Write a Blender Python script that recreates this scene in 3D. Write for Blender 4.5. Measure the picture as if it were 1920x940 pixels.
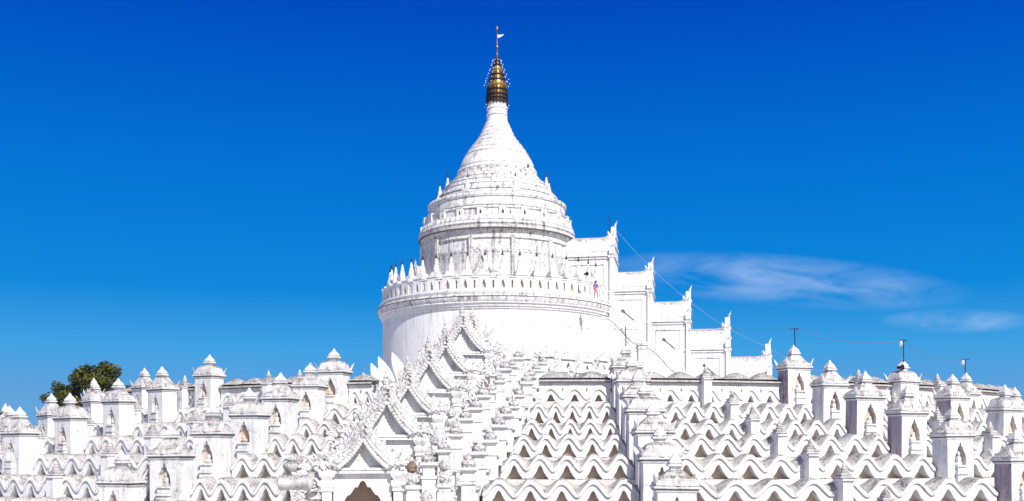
import bpy, math, random
from mathutils import Vector, Matrix
for o in list(bpy.data.objects): bpy.data.objects.remove(o)
SC = bpy.context.scene
COL = SC.collection
R_ = math.radians
sin, cos, pi = math.sin, math.cos, math.pi
random.seed(7)

# ------------------------------------------------------------ camera, sky, sun
F = 2000.0; HZ = 847.0; CX = 960.0        # focal length and horizon in photo pixels (1920 wide)
cam_d = bpy.data.cameras.new('camera'); cam = bpy.data.objects.new('camera', cam_d); COL.objects.link(cam)
cam.location = (0, 0, 0); cam.rotation_euler = (R_(90), 0, 0)
cam_d.sensor_width = 36; cam_d.lens = F/1920*36; cam_d.shift_y = (HZ-470)/1920
cam_d.clip_end = 6000; cam_d.clip_start = 0.5
SC.camera = cam
SUN_AZ, SUN_EL = 26, 45
sun_d = bpy.data.lights.new('sun', 'SUN'); sun = bpy.data.objects.new('sun', sun_d); COL.objects.link(sun)
sun_d.energy = 4.9; sun_d.angle = R_(0.5); sun_d.color = (1, .965, .91)
sun.rotation_euler = (R_(90-SUN_EL), 0, R_(SUN_AZ))
SC.view_settings.view_transform = 'Standard'; SC.view_settings.look = 'None'
SC.view_settings.gamma = 1; SC.view_settings.use_curve_mapping = False
SC.view_settings.exposure = 0.28
W = bpy.data.worlds.new("World"); SC.world = W; W.use_nodes = True
nt = W.node_tree; nt.nodes.clear(); N = nt.nodes.new; L = nt.links.new
out = N('ShaderNodeOutputWorld'); bg = N('ShaderNodeBackground'); L(bg.outputs[0], out.inputs[0])
bg.inputs[1].default_value = 0.097
sky = N('ShaderNodeTexSky'); sky.sky_type = 'NISHITA'; sky.sun_disc = False
sky.sun_elevation = R_(SUN_EL); sky.sun_rotation = R_(180-SUN_AZ); sky.dust_density = 0.3; sky.air_density = 1.0; sky.ozone_density = 2.5
tc = N('ShaderNodeTexCoord'); sep = N('ShaderNodeSeparateXYZ'); L(tc.outputs['Generated'], sep.inputs[0])
ramp = N('ShaderNodeValToRGB'); L(sep.outputs['Z'], ramp.inputs[0])
cr = ramp.color_ramp; cr.elements[0].position = 0.0; cr.elements[0].color = (1.3, 3.3, 6.1, 1)
cr.elements[1].position = 1.0; cr.elements[1].color = (.35, .75, 2.6, 1)
for p, c in ((.057, (.80, 2.95, 6.1, 1)), (.093, (.36, 2.95, 6.5, 1)), (.146, (.0, 2.05, 6.0, 1)), (.25, (.0, 1.40, 5.6, 1)), (.38, (.0, .60, 4.45, 1)), (.50, (.10, .50, 3.2, 1))):
    e = cr.elements.new(p); e.color = c
mix = N('ShaderNodeMix'); mix.data_type = 'RGBA'; mix.inputs[0].default_value = 0.97
hs = N('ShaderNodeHueSaturation'); hs.inputs['Saturation'].default_value = 1.5; L(sky.outputs[0], hs.inputs['Color'])
L(hs.outputs[0], mix.inputs[6]); L(ramp.outputs[0], mix.inputs[7])
# thin streaky clouds, low on the right of the sky
dv = N('ShaderNodeVectorMath'); dv.operation = 'DIVIDE'; L(tc.outputs['Generated'], dv.inputs[0])
cy = N('ShaderNodeCombineXYZ'); [L(sep.outputs['Y'], cy.inputs[i]) for i in range(3)]; L(cy.outputs[0], dv.inputs[1])
s2 = N('ShaderNodeSeparateXYZ'); L(dv.outputs[0], s2.inputs[0])
def mth(op, a, b=None, clamp=False, c=None):
    n = N('ShaderNodeMath'); n.operation = op; n.use_clamp = clamp
    for i, v in enumerate((a, b, c)):
        if v is None: continue
        if isinstance(v, (int, float)): n.inputs[i].default_value = v
        else: L(v, n.inputs[i])
    return n.outputs[0]
def blob(cx, cz, wx, wz, tilt):
    dx = mth('SUBTRACT', s2.outputs['X'], cx); dz = mth('SUBTRACT', s2.outputs['Z'], cz)
    dz = mth('ADD', dz, mth('MULTIPLY', dx, tilt))
    a = mth('POWER', mth('DIVIDE', dx, wx), 2); b = mth('POWER', mth('DIVIDE', dz, wz), 2)
    return mth('SUBTRACT', 1.0, mth('ADD', a, b), True)
bl = mth('ADD', blob(.255, .160, .18, .026, .07), mth('MULTIPLY', blob(.418, .123, .075, .012, .0), 1.0))
bl = mth('MULTIPLY', bl, mth('GREATER_THAN', sep.outputs['Y'], 0.0))
mp = N('ShaderNodeMapping'); mp.inputs['Scale'].default_value = (9, 9, 34); mp.inputs['Rotation'].default_value = (0, R_(9), 0); L(dv.outputs[0], mp.inputs[0])
nz = N('ShaderNodeTexNoise'); nz.inputs['Scale'].default_value = 1.3; nz.inputs['Detail'].default_value = 8; nz.inputs['Roughness'].default_value = .58
nz.inputs['Distortion'].default_value = .5; L(mp.outputs[0], nz.inputs['Vector'])
nf = mth('MULTIPLY', mth('SUBTRACT', nz.outputs['Fac'], .34), 3.0, True)
cf = mth('MULTIPLY', mth('MULTIPLY', mth('POWER', bl, 1.1), nf), .44, True)
m2 = N('ShaderNodeMix'); m2.data_type = 'RGBA'; L(cf, m2.inputs[0]); L(mix.outputs[2], m2.inputs[6]); m2.inputs[7].default_value = (5.2, 6.6, 8.6, 1)
dp = N('ShaderNodeVectorMath'); dp.operation = 'DOT_PRODUCT'; L(tc.outputs['Generated'], dp.inputs[0])
dp.inputs[1].default_value = (sin(R_(SUN_AZ))*cos(R_(SUN_EL)), -cos(R_(SUN_AZ))*cos(R_(SUN_EL)), sin(R_(SUN_EL)))
hz_ = mth('POWER', mth('MAXIMUM', dp.outputs['Value'], 0.0), 2.5)
hc = N('ShaderNodeMix'); hc.data_type = 'RGBA'; hc.blend_type = 'ADD'; L(hz_, hc.inputs[0]); L(m2.outputs[2], hc.inputs[6]); hc.inputs[7].default_value = (6.2, 5.0, 3.2, 1)
L(hc.outputs[2], bg.inputs[0])

# ------------------------------------------------------------ materials
def material(name, base, stain=(.16, .15, .14), amount=.25, up=.5, scale=1.0, streak=.0, bump=.3, bscale=6, carved=0.0, rough=.85, metal=0.0):
    m = bpy.data.materials.new(name); m.use_nodes = True
    t = m.node_tree; b = t.nodes['Principled BSDF']; n = t.nodes.new; l = t.links.new
    b.inputs['Roughness'].default_value = rough; b.inputs['Metallic'].default_value = metal
    b.inputs['Specular IOR Level'].default_value = .25
    co = n('ShaderNodeNewGeometry')
    def noise(sc, det, rg, vec=None, dist=0.0):
        k = n('ShaderNodeTexNoise'); k.inputs['Scale'].default_value = sc; k.inputs['Detail'].default_value = det
        k.inputs['Roughness'].default_value = rg; k.inputs['Distortion'].default_value = dist
        l(vec or co.outputs['Position'], k.inputs['Vector']); return k.outputs['Fac']
    def M(op, a, b2=None, clamp=False):
        k = n('ShaderNodeMath'); k.operation = op; k.use_clamp = clamp
        for i, v in enumerate((a, b2)):
            if v is None: continue
            if isinstance(v, (int, float)): k.inputs[i].default_value = v
            else: l(v, k.inputs[i])
        return k.outputs[0]
    def MR(v, a, b2, c=0, d=1):
        k = n('ShaderNodeMapRange'); l(v, k.inputs[0])
        for i, q in enumerate((a, b2, c, d)): k.inputs[i+1].default_value = q
        return k.outputs[0]
    big = noise(.9*scale, 6, .65); fine = noise(7*scale, 8, .75)
    sp = n('ShaderNodeSeparateXYZ'); l(co.outputs['Normal'], sp.inputs[0])
    upf = MR(sp.outputs['Z'], .25, .95)
    f = M('MULTIPLY', MR(big, .50, .72), MR(fine, .38, .62)); f = M('MULTIPLY', f, amount)
    g = M('MULTIPLY', upf, MR(fine, .34, .62)); g = M('MULTIPLY', g, up)
    f = M('ADD', f, g)
    if streak:
        mpn = n('ShaderNodeMapping'); mpn.inputs['Scale'].default_value = (2.2, 2.2, .16); l(co.outputs['Position'], mpn.inputs[0])
        st = noise(1.3, 6, .7, mpn.outputs[0]); st = M('MULTIPLY', MR(st, .50, .70), MR(fine, .3, .6))
        f = M('ADD', f, M('MULTIPLY', st, streak))
    f = M('MULTIPLY', f, 1, True)
    # slight tone variation of the limewash
    tone = n('ShaderNodeMix'); tone.data_type = 'RGBA'; l(noise(2.6*scale, 4, .6), tone.inputs[0])
    tone.inputs[6].default_value = tuple(c*.93 for c in base)+(1,); tone.inputs[7].default_value = tuple(min(1, c*1.05) for c in base)+(1,)
    mx = n('ShaderNodeMix'); mx.data_type = 'RGBA'; l(f, mx.inputs[0]); l(tone.outputs[2], mx.inputs[6]); mx.inputs[7].default_value = stain+(1,)
    l(mx.outputs[2], b.inputs['Base Color'])
    bp = n('ShaderNodeBump'); bp.inputs['Strength'].default_value = bump; bp.inputs['Distance'].default_value = .05
    h = noise(bscale, 8, .7)
    if carved:
        v = n('ShaderNodeTexVoronoi'); v.inputs['Scale'].default_value = 8.5; v.feature = 'SMOOTH_F1'
        dn = n('ShaderNodeVectorMath'); dn.operation = 'MULTIPLY_ADD'
        nn = n('ShaderNodeTexNoise'); nn.inputs['Scale'].default_value = 3; l(co.outputs['Position'], nn.inputs['Vector'])
        l(nn.outputs['Color'], dn.inputs[0]); dn.inputs[1].default_value = (.5, .5, .5); l(co.outputs['Position'], dn.inputs[2])
        l(dn.outputs[0], v.inputs['Vector'])
        crev = MR(v.outputs['Distance'], .40, .60, 0, .6)
        h = M('ADD', h, M('MULTIPLY', v.outputs['Distance'], carved)); bp.inputs['Distance'].default_value = .10
    if carved:
        m5 = n('ShaderNodeMix'); m5.data_type = 'RGBA'; l(crev, m5.inputs[0]); l(mx.outputs[2], m5.inputs[6]); m5.inputs[7].default_value = (.30, .27, .25, 1)
        l(m5.outputs[2], b.inputs['Base Color'])
    l(h, bp.inputs['Height']); l(bp.outputs[0], b.inputs['Normal'])
    return m
M_WHITE = material('whitewash', (.79, .79, .785), (.15, .13, .12), amount=.75, up=1.0, scale=1.5, streak=.6, bump=.7, bscale=5)
M_WAVE = material('wave_whitewash', (.79, .79, .785), (.14, .12, .105), amount=.6, up=1.0, scale=1.9, streak=.4, bump=.8, bscale=7)
M_GREY = material('weathered_whitewash', (.66, .645, .63), (.085, .075, .068), amount=1.0, up=.95, scale=2.0, streak=.75, bump=1, bscale=7)
M_DRUM = material('drum_whitewash', (.80, .80, .80), (.33, .31, .31), amount=.45, up=.6, scale=1.1, streak=1.0, bump=.35, bscale=3)
M_BELL = material('streaked_whitewash', (.77, .765, .76), (.10, .085, .08), amount=1.2, up=1.1, scale=2.4, streak=1.35, bump=.9, bscale=4)
M_CARVE = material('carved_stucco', (.78, .775, .77), (.12, .10, .09), amount=.8, up=.6, scale=2.6, streak=.3, bump=.8, bscale=9, carved=1.4)
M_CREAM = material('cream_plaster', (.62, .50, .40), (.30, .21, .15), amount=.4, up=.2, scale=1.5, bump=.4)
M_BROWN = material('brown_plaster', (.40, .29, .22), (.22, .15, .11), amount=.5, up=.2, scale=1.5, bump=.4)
M_MILD_SHADE = material('mildew_and_shade', (.13, .115, .12), (.32, .29, .28), amount=.7, up=.0, scale=2.5, bump=.5)  # mildew lines, and the shade of gaps and openings put into the colour
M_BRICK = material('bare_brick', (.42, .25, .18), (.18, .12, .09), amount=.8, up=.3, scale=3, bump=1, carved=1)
M_PURPLE = material('shade_and_streak_plaster', (.46, .40, .44), (.06, .035, .05), amount=.5, up=.2, scale=1.2, streak=1.4, bump=.6)  # purple shade of left-facing walls put into the colour, plus dark streaks
M_SEAM = material('mildewed_seam', (.36, .33, .31), (.10, .09, .09), amount=.8, up=.2, scale=2, bump=.5)
M_DARKM = material('dark_metal', (.035, .03, .035), (.02, .02, .02), amount=.2, up=.0, rough=.5, metal=.6)
M_GOLD = material('gilded_metal', (.62, .40, .12), (.06, .035, .02), amount=.9, up=.0, scale=6, rough=.35, metal=.85)
M_DGOLD = material('dull_gilding', (.22, .125, .045), (.05, .03, .02), amount=1.2, up=0, scale=6, rough=.4, metal=.6)
M_LINE = material('pale_cable', (.30, .36, .44), amount=0, up=0)
M_SILVER = material('tinned_metal', (.75, .76, .78), (.4, .4, .4), amount=.2, up=0, rough=.3, metal=.4)
M_HEAD = material('lichen_stone', (.24, .17, .12), (.10, .07, .05), amount=.8, up=.2, scale=4, bump=1, carved=1)
M_CABLE = material('grey_cable', (.16, .17, .2), amount=0, up=0)
M_GROUND = material('dusty_earth', (.36, .29, .21), (.16, .17, .07), amount=.8, up=.1, scale=.3, bump=.6)
M_FLOOR = material('terrace_plaster', (.62, .60, .57), (.25, .22, .2), amount=.5, up=.35, scale=1, bump=.5)
M_BARK = material('bark', (.12, .085, .06), (.05, .04, .03), amount=.6, up=0, scale=3, bump=1)
def leafmat(name, a, b_):
    m = bpy.data.materials.new(name); m.use_nodes = True; t = m.node_tree; b = t.nodes['Principled BSDF']
    g = t.nodes.new('ShaderNodeNewGeometry'); k = t.nodes.new('ShaderNodeTexNoise'); k.inputs['Scale'].default_value = .55; k.inputs['Detail'].default_value = 4
    t.links.new(g.outputs['Position'], k.inputs['Vector'])
    r = t.nodes.new('ShaderNodeValToRGB'); r.color_ramp.elements[0].position = .42; r.color_ramp.elements[1].position = .60
    r.color_ramp.elements[0].color = a+(1,); r.color_ramp.elements[1].color = b_+(1,)
    t.links.new(k.outputs['Fac'], r.inputs[0]); t.links.new(r.outputs[0], b.inputs['Base Color']); b.inputs['Roughness'].default_value = .7
    return m
M_LEAF = leafmat('leaves', (.025, .042, .013), (.15, .15, .025))
def flat(name, c, rough=.8):
    m = bpy.data.materials.new(name); m.use_nodes = True; b = m.node_tree.nodes['Principled BSDF']
    b.inputs['Base Color'].default_value = c+(1,); b.inputs['Roughness'].default_value = rough
    k = m.node_tree.nodes.new('ShaderNodeTexNoise'); k.inputs['Scale'].default_value = 25
    bp = m.node_tree.nodes.new('ShaderNodeBump'); bp.inputs['Strength'].default_value = .2
    m.node_tree.links.new(k.outputs['Fac'], bp.inputs['Height']); m.node_tree.links.new(bp.outputs[0], b.inputs['Normal'])
    return m
M_SKIN = flat('skin', (.36, .20, .13)); M_HAIR = flat('hair', (.012, .01, .01)); M_SHIRT = flat('purple_cloth', (.16, .10, .42)); M_PINK = flat('pink_cloth', (.62, .30, .36))

# ------------------------------------------------------------ mesh helpers
V = Vector
class MB:
    def __init__(s): s.v = []; s.f = []
    def add(s, vs, fs):
        b = len(s.v); s.v += [tuple(v) for v in vs]; s.f += [tuple(i+b for i in f) for f in fs]; return s
    def box(s, c, d, rz=0.0, taper=1.0):
        x, y, z = d[0]/2, d[1]/2, d[2]/2; vs = []
        for sz, k in ((-z, 1), (z, taper)):
            for a, b in ((-x, -y), (x, -y), (x, y), (-x, y)):
                a2, b2 = a*k, b*k
                vs.append((c[0]+a2*cos(rz)-b2*sin(rz), c[1]+a2*sin(rz)+b2*cos(rz), c[2]+sz))
        return s.add(vs, [(3, 2, 1, 0), (4, 5, 6, 7), (0, 1, 5, 4), (1, 2, 6, 5), (2, 3, 7, 6), (3, 0, 4, 7)])
    def loft(s, rings, cap=True, close=True):
        n = len(rings[0]); vs = [p for r in rings for p in r]; fs = []
        for i in range(len(rings)-1):
            for j in range(n if close else n-1):
                k = (j+1) % n; fs.append((i*n+j, i*n+k, (i+1)*n+k, (i+1)*n+j))
        if cap:
            fs.append(tuple(reversed(range(n)))); fs.append(tuple(range((len(rings)-1)*n, len(rings)*n)))
        return s.add(vs, fs)
    def lathe(s, prof, n=16, c=(0, 0, 0), cap=True):
        return s.loft([[(c[0]+r*cos(2*pi*j/n), c[1]+r*sin(2*pi*j/n), c[2]+z) for j in range(n)] for r, z in prof], cap)
    def rect(s, prof, c=(0, 0, 0), ky=1.0):       # square-plan loft: (half width, z)
        return s.loft([[(c[0]-w, c[1]-w*ky, c[2]+z), (c[0]+w, c[1]-w*ky, c[2]+z), (c[0]+w, c[1]+w*ky, c[2]+z), (c[0]-w, c[1]+w*ky, c[2]+z)] for w, z in prof])
    def tube(s, pts, r, n=6, r2=None):
        rings = []; pts = [V(p) for p in pts]
        for i, p in enumerate(pts):
            d = (pts[min(i+1, len(pts)-1)]-pts[max(i-1, 0)]).normalized()
            a = d.cross(V((0, 0, 1))) if abs(d.z) < .95 else d.cross(V((1, 0, 0))); a.normalize(); b = d.cross(a)
            rr = r if r2 is None else r+(r2-r)*i/(len(pts)-1)
            rings.append([p+a*rr*cos(2*pi*j/n)+b*rr*sin(2*pi*j/n) for j in range(n)])
        return s.loft(rings)
    def ball(s, c, r, n=8, m=5, k=(1, 1, 1)):
        rings = []
        for i in range(m+1):
            t = pi*(i+.08)/(m+.16); rings.append([(c[0]+k[0]*r*sin(t)*cos(2*pi*j/n), c[1]+k[1]*r*sin(t)*sin(2*pi*j/n), c[2]-k[2]*r*cos(t)) for j in range(n)])
        return s.loft(rings)
    def leaf(s, p, up, side, h, w, t, curl=V((0, 0, 0)), n=5):   # a thick flame-shaped acroterion
        p = V(p); up = V(up).normalized(); side = V(side).normalized(); fr = up.cross(side)
        rings = []
        for i in range(n+1):
            q = i/n; ww = w*(.55+.9*q-1.42*q*q)+.004; tt = t*(1-.85*q)
            c = p+up*h*q+V(curl)*q*q
            rings.append([c-side*ww, c-fr*tt, c+side*ww, c+fr*tt])
        return s.loft(rings)
    def xform(s, loc, rz=0, sc=1):
        s.v = [((x*cos(rz)-y*sin(rz))*sc+loc[0], (x*sin(rz)+y*cos(rz))*sc+loc[1], z*sc+loc[2]) for x, y, z in s.v]; return s
    def build(s, name, mat, parent=None, smooth=35):
        me = bpy.data.meshes.new(name); me.from_pydata(s.v, [], s.f); me.update()
        me.materials.append(mat)
        if smooth:
            for p in me.polygons: p.use_smooth = True
            me.set_sharp_from_angle(angle=R_(smooth))
        o = bpy.data.objects.new(name, me); COL.objects.link(o)
        if parent: o.parent = parent
        return o
def tag(o, label=None, cat=None, group=None, kind=None):
    if label: o['label'] = label
    if cat: o['category'] = cat
    if group: o['group'] = group
    if kind: o['kind'] = kind
    return o
def thing(name, label, cat, loc=(0, 0, 0), rz=0, group=None):
    o = bpy.data.objects.new(name, None); COL.objects.link(o); o.location = loc; o.rotation_euler = (0, 0, rz)
    return tag(o, label, cat, group)
KIDS = {}
def copy_tree(o, parent=None):
    c = o.copy(); COL.objects.link(c); c.parent = parent
    for ch in list(o.children): copy_tree(ch, c)
    return c
def at(x, y, d):                      # photo pixel + distance -> world point
    return V(((x-CX)*d/F, d, (HZ-y)*d/F))

# ------------------------------------------------------------ ring geometry
D = 118.0
TC = (4.73, D)                         # centre of the terraces
PC = (-1.65, D)                        # axis of the pagoda
RK = [47.5, 51.4, 55.1, 58.6, 62.3, 66.3, 69.4, 73.0]     # terrace radii
ZK = [4.72, 3.16, 2.04, 1.07, -.05, -1.24, -2.32, -3.45]  # top of each wavy parapet
HB = 1.40
def ring(R, a, z, c=TC): return V((c[0]+R*sin(a), c[1]-R*cos(a), z))
def az_of(px, R, c=TC):                # azimuth on the camera-facing arc whose image column is px
    lim = math.acos(min(1, R/c[1])) + .15
    lo, hi = -lim, lim
    for _ in range(50):
        m = (lo+hi)/2; p = ring(R, m, 0, c)
        if CX+F*p.x/p.y < px: lo = m
        else: hi = m
    return (lo+hi)/2

# ---- ground and terraces
g = MB(); n = 64
g.loft([[(0+r*cos(2*pi*j/n), 118+r*sin(2*pi*j/n), -5.6) for j in range(n)] for r in (4500, 600, 150, 70)], cap=False)
tag(g.build('ground', M_GROUND), kind='structure')
g = MB(); prof = [(80, -5.55), (79.6, -4.85)]
for k in range(7, -1, -1):
    zb = ZK[k]-HB
    prof += [(RK[k]+.25, zb-1.15 if k else zb-1.3), (RK[k]+.25, zb-.01)]
prof += [(20, ZK[0]-HB), (2, ZK[0]-HB+.02)]
prof = [prof[0], prof[1]]+prof[2:]
g.lathe(prof, 160, (TC[0], TC[1], 0))
tag(g.build('terrace_steps', M_FLOOR), kind='structure')

# ---- shrine table: image columns and cornice rows measured on the photograph
LINES = {
 'L4': {1: (170, 745), 2: (72, 785), 3: (5, 796)},
 'L3': {1: (277, 729), 2: (186, 755), 3: (104, 781), 4: (28, 806)},
 'L2': {1: (398, 707), 2: (313, 732), 3: (231, 755), 4: (143, 786), 5: (47, 815)},
 'L1': {1: (631, 700), 2: (585, 727), 3: (532, 750), 4: (475, 781), 5: (407, 816), 6: (330, 858), 7: (236, 908)},
 'C':  {1: (1172, 692), 2: (1183, 718), 3: (1192, 747), 4: (1205, 774), 5: (1222, 814), 6: (1235, 864), 7: (1260, 918)},
 'R':  {1: (1485, 692), 2: (1548, 725), 3: (1613, 748), 4: (1693, 777), 5: (1780, 820), 6: (1897, 866)},
 'R2': {1: (1687, 718), 2: (1777, 748), 3: (1874, 771)},
 'R3': {1: (1802, 741), 2: (1893, 770)},
}
LNAME = {'L4': 'far left edge', 'L3': 'third shrine line left of gateways', 'L2': 'second shrine line left of gateways', 'L1': 'first shrine line left of gateways',
         'C': 'first shrine line right of gateways', 'R': 'second shrine line right of gateways', 'R2': 'third shrine line right of gateways', 'R3': 'last line, right edge'}
ORD = ['', 'top', 'second', 'third', 'fourth', 'fifth', 'sixth', 'seventh', 'lowest']
SHR = {}                                # (line, row) -> azimuth, cornice z
for ln, rows in LINES.items():
    for k, (px, py) in rows.items():
        R = RK[k-1]
        if ln == 'L4': a = -R_(63-2*k)
        else: a = az_of(px, R)
        p = ring(R+.6, a, 0)
        SHR[ln, k] = (a, (HZ-py)*p.y/F)

# ---- wavy parapets
def wave_cols(a0, a1, nw, R, z0, flat_top=False, steps=14, ph=0.0, rnd=0.0):
    cols = []; back = []; seam = []
    amps = [random.uniform(-1, 1)*rnd for _ in range(nw+2)]
    ss = []
    for i in range(nw):
        ss += [i+.014] + [i+j/steps for j in range(1, steps)] + [i+1-.014]
    ss = [0.0]+ss+[float(nw)]
    bw = [0.0]+[i+random.uniform(-.055, .055) for i in range(1, nw)]+[float(nw)]
    for n_, s in enumerate(ss):
        i = min(int(s), nw-1); a = a0+(a1-a0)*(bw[i]+(bw[i+1]-bw[i])*(s-i))/nw
        q = ((1-cos(2*pi*(s+ph)))/2)**.90             # 1 at crest, 0 at trough
        i = min(int(s), nw-1); am = amps[i]*(1-(s-i))+amps[i+1]*(s-i)
        f = -.99+.66*q+am*.5; sl = min(1.95, math.sqrt(1+(2.0*sin(2*pi*s))**2)); h = f-.31*sl
        if q < .05: h = -HB+.02
        bt = f+.17*min(sl, 1.4)
        zt = max(-.42+.38*q**1.2+am*.5, bt+.05) if not flat_top else 0.10
        prof = [(-.65, h), (0, h), (.0, f), (.095, f-.005), (.10, bt-.03), (.07, bt)]
        if flat_top: prof += [(.03, bt+.03), (.01, -.02), (.0, zt)]
        else: prof += [(-.02, bt+.05), (-.22, bt+(zt-bt)*.75), (-.50, zt)]
        prof += [(-.95, zt-.02), (-.95, -HB)]
        cols.append([ring(R+r, a, z0+z) for r, z in prof])
        back.append([ring(R-.6, a, z0-HB), ring(R-.6, a, z0+h+.1)])
        seam.append(abs(s-round(s)) < .02)
    return cols, back, seam
def strip(mb, cols, seam=None):
    n = len(cols[0]); vs = [p for c in cols for p in c]; fs = []; mk = []
    for i in range(len(cols)-1):
        for j in range(n-1):
            fs.append((i*n+j, (i+1)*n+j, (i+1)*n+j+1, i*n+j+1))
            mk.append(1 if seam and seam[i] and seam[i+1] and 3 <= j <= 7 else (2 if seam and j >= 5 else 0))
    mb.add(vs, fs); return mk
STAIR_R = [1010, 993, 978, 961, 940, 905, 880, 860]       # where the parapets end right of the gateways
STAIR_L = [700, 690, 665, 640, 606, 560, 520, 480]        # and left of them
PARTNAMES = [('L4', 'L3'), ('L3', 'L2'), ('L2', 'L1'), ('L1', 'SL'), ('SR', 'C'), ('C', 'R'), ('R', 'R2'), ('R2', 'R3')]
def edge(ln, k, side):                  # azimuth of the edge of a shrine, or of the gateways, or None
    R = RK[k-1]
    if ln == 'SL': return az_of(STAIR_L[k-1], R)
    if ln == 'SR': return az_of(STAIR_R[k-1], R)
    if (ln, k) in SHR: return SHR[ln, k][0]+side*.95/R
    base = {'L4': -61, 'L3': -46, 'L2': -32.5, 'L1': -21, 'C': 2.0, 'R': 19, 'R2': 31.5, 'R3': 40}[ln]
    return R_(base)+side*.95/R
for k in range(1, 9):
    R, z0 = RK[k-1], ZK[k-1]
    par = thing('wavy_parapet', 'white parapet of rounded wave arches along the %s terrace' % ORD[k], 'parapet', ring(R, 0, z0-HB), 0, 'wave-shaped parapets circling the terraces')
    off = V(par.location)
    if k == 1: par['label'] = 'white parapet with teardrop vents under a straight cornice, around the top terrace'
    segs = [(edge(a, k, 1), edge(b, k, -1), (a, b)) for a, b in PARTNAMES]
    segs.append((edge('R3', k, 1), edge('R3', k, 1)+.22, ('x', 'y')))
    segs.insert(0, (edge('L4', k, -1)-.2, edge('L4', k, -1), ('x', 'y')))
    for a0, a1, nm in segs:
        if a1-a0 < .01: continue
        nw = {('C', 'R'): 9, ('SR', 'C'): 5, ('L2', 'L1'): 9, ('L1', 'SL'): 4}.get(nm) or max(2, round((a1-a0)*R/1.5))
        if k == 1: nw = max(2, round((a1-a0)*R/1.5))
        if nm == ('L1', 'SL'): nw = max(2, round((a1-a0)*R/1.33))
        cols, back, seam = wave_cols(a0, a1, nw, R, z0-(.28 if k == 1 else 0), k == 1, rnd=.08)
        mb = MB(); mk = strip(mb, [[p-off for p in c] for c in cols], None if k == 1 else seam)
        wo = mb.build('wave_rail', M_WAVE, par, 50); wo.data.materials.append(M_SEAM); wo.data.materials.append(M_GREY)
        for f_, q_ in zip(wo.data.polygons, mk): f_.material_index = q_
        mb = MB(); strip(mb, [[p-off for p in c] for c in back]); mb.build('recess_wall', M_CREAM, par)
        if k == 1:
            for i in range(nw+1):
                dz, w = -.36, .075
                a = a0+(a1-a0)*i/nw
                if abs(a) > 1.0: continue
                c = ring(R+.02, a, z0-.28+dz)-off; t = V((cos(a), sin(a), 0))
                pts = [(0, -.17), (w*.5, -.08), (w, .03), (w*.7, .11), (0, .14), (-w*.7, .11), (-w, .03), (-w*.5, -.08)]
                o2 = V((sin(a), -cos(a), 0))*.02
                mb = MB(); mb.loft([[c+t*x+V((0, 0, z)) for x, z in pts], [c+o2+t*x*.8+V((0, 0, z*.8)) for x, z in pts]])
                mb.build('teardrop_vent', M_BRICK, par)
            mb = MB(); cols = []
            m_ = max(6, int((a1-a0)/.02))
            for i in range(m_+1):
                a = a0+(a1-a0)*i/m_
                cols.append([ring(R+r, a, z0+z)-off for r, z in ((.02, -.20), (.14, -.19), (.16, -.10), (.24, -.09), (.26, 0), (.10, .05), (-.30, .14), (-.9, .20), (-1.0, -.2))])
            strip(mb, cols); mb.build('cornice', M_GREY, par)
            mb = MB(); cols = []
            for i in range(m_+1):
                a = a0+(a1-a0)*i/m_
                cols.append([ring(R+r, a, z0+z)-off for r, z in ((.165, -.165), (.20, -.16), (.20, -.10), (.165, -.095))])
            strip(mb, cols); mb.build('stain_shade_band', M_MILD_SHADE, par)  # gap between the cornice lips, its shade and mildew put into the colour
            # low domed humps along the top
            mb = MB(); nh = max(1, round((a1-a0)*R/2.1)); cols = []
            for i in range(nh*8+1):
                a = a0+(a1-a0)*i/(nh*8); hh = .52*abs(sin(pi*i/8))**.7
                cols.append([ring(R-.7-r, a, z0+.1+hh*cos(r*1.6)+.02) for r in (-.95, -.8, -.4, 0, .4, .8, .95)])
            strip(mb, [[p-off for p in c] for c in cols]); mb.build('humped_roof', M_GREY, par, 60)

# ---- niche shrines
def arch_profile(w, h, lobes=True):     # ogee multifoil arch: list of (x, z) from left spring to right, apex at z=h
    pts = []
    for i in range(17):
        t = -1+i/8; a = abs(t)
        z = h*(1-.52*a**1.15-(.10*abs(sin(a*2.5*pi)) if lobes else 0)*(a > .15)) - (h*.10*(a**6))
        pts.append((t*w, z))
    pts = [(-w, pts[0][1])]+pts[1:-1]+[(w, pts[0][1])]
    return pts
def niche_front(mb, W2, z0, z1, y, nw, nz0, nh, depth=.6):
    arc = [(x, nz0+z) for x, z in arch_profile(nw, nh)]
    # face above arch
    vs = []; fs = []
    for x, z in arc: vs += [(x, y, z), (x, y, z1)]
    for i in range(len(arc)-1): fs.append((2*i, 2*i+2, 2*i+3, 2*i+1))
    mb.add(vs, fs)
    sp = arc[0][1]
    mb.add([(-W2, y, z0), (-nw, y, z0), (-nw, y, z1), (-W2, y, z1)], [(0, 1, 2, 3)])
    mb.add([(nw, y, z0), (W2, y, z0), (W2, y, z1), (nw, y, z1)], [(0, 1, 2, 3)])
    mb.add([(-nw, y, z0), (nw, y, z0), (nw, y, nz0), (-nw, y, nz0)], [(0, 1, 2, 3)])
    # reveal
    loop = [(-nw, nz0)]+arc+[(nw, nz0)]
    vs = []; fs = []
    for x, z in loop: vs += [(x, y, z), (x, y+depth, z)]
    m = len(loop)
    for i in range(m): j = (i+1) % m; fs.append((2*i, 2*i+1, 2*j+1, 2*j))
    mb.add(vs, fs)
    return loop
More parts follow.
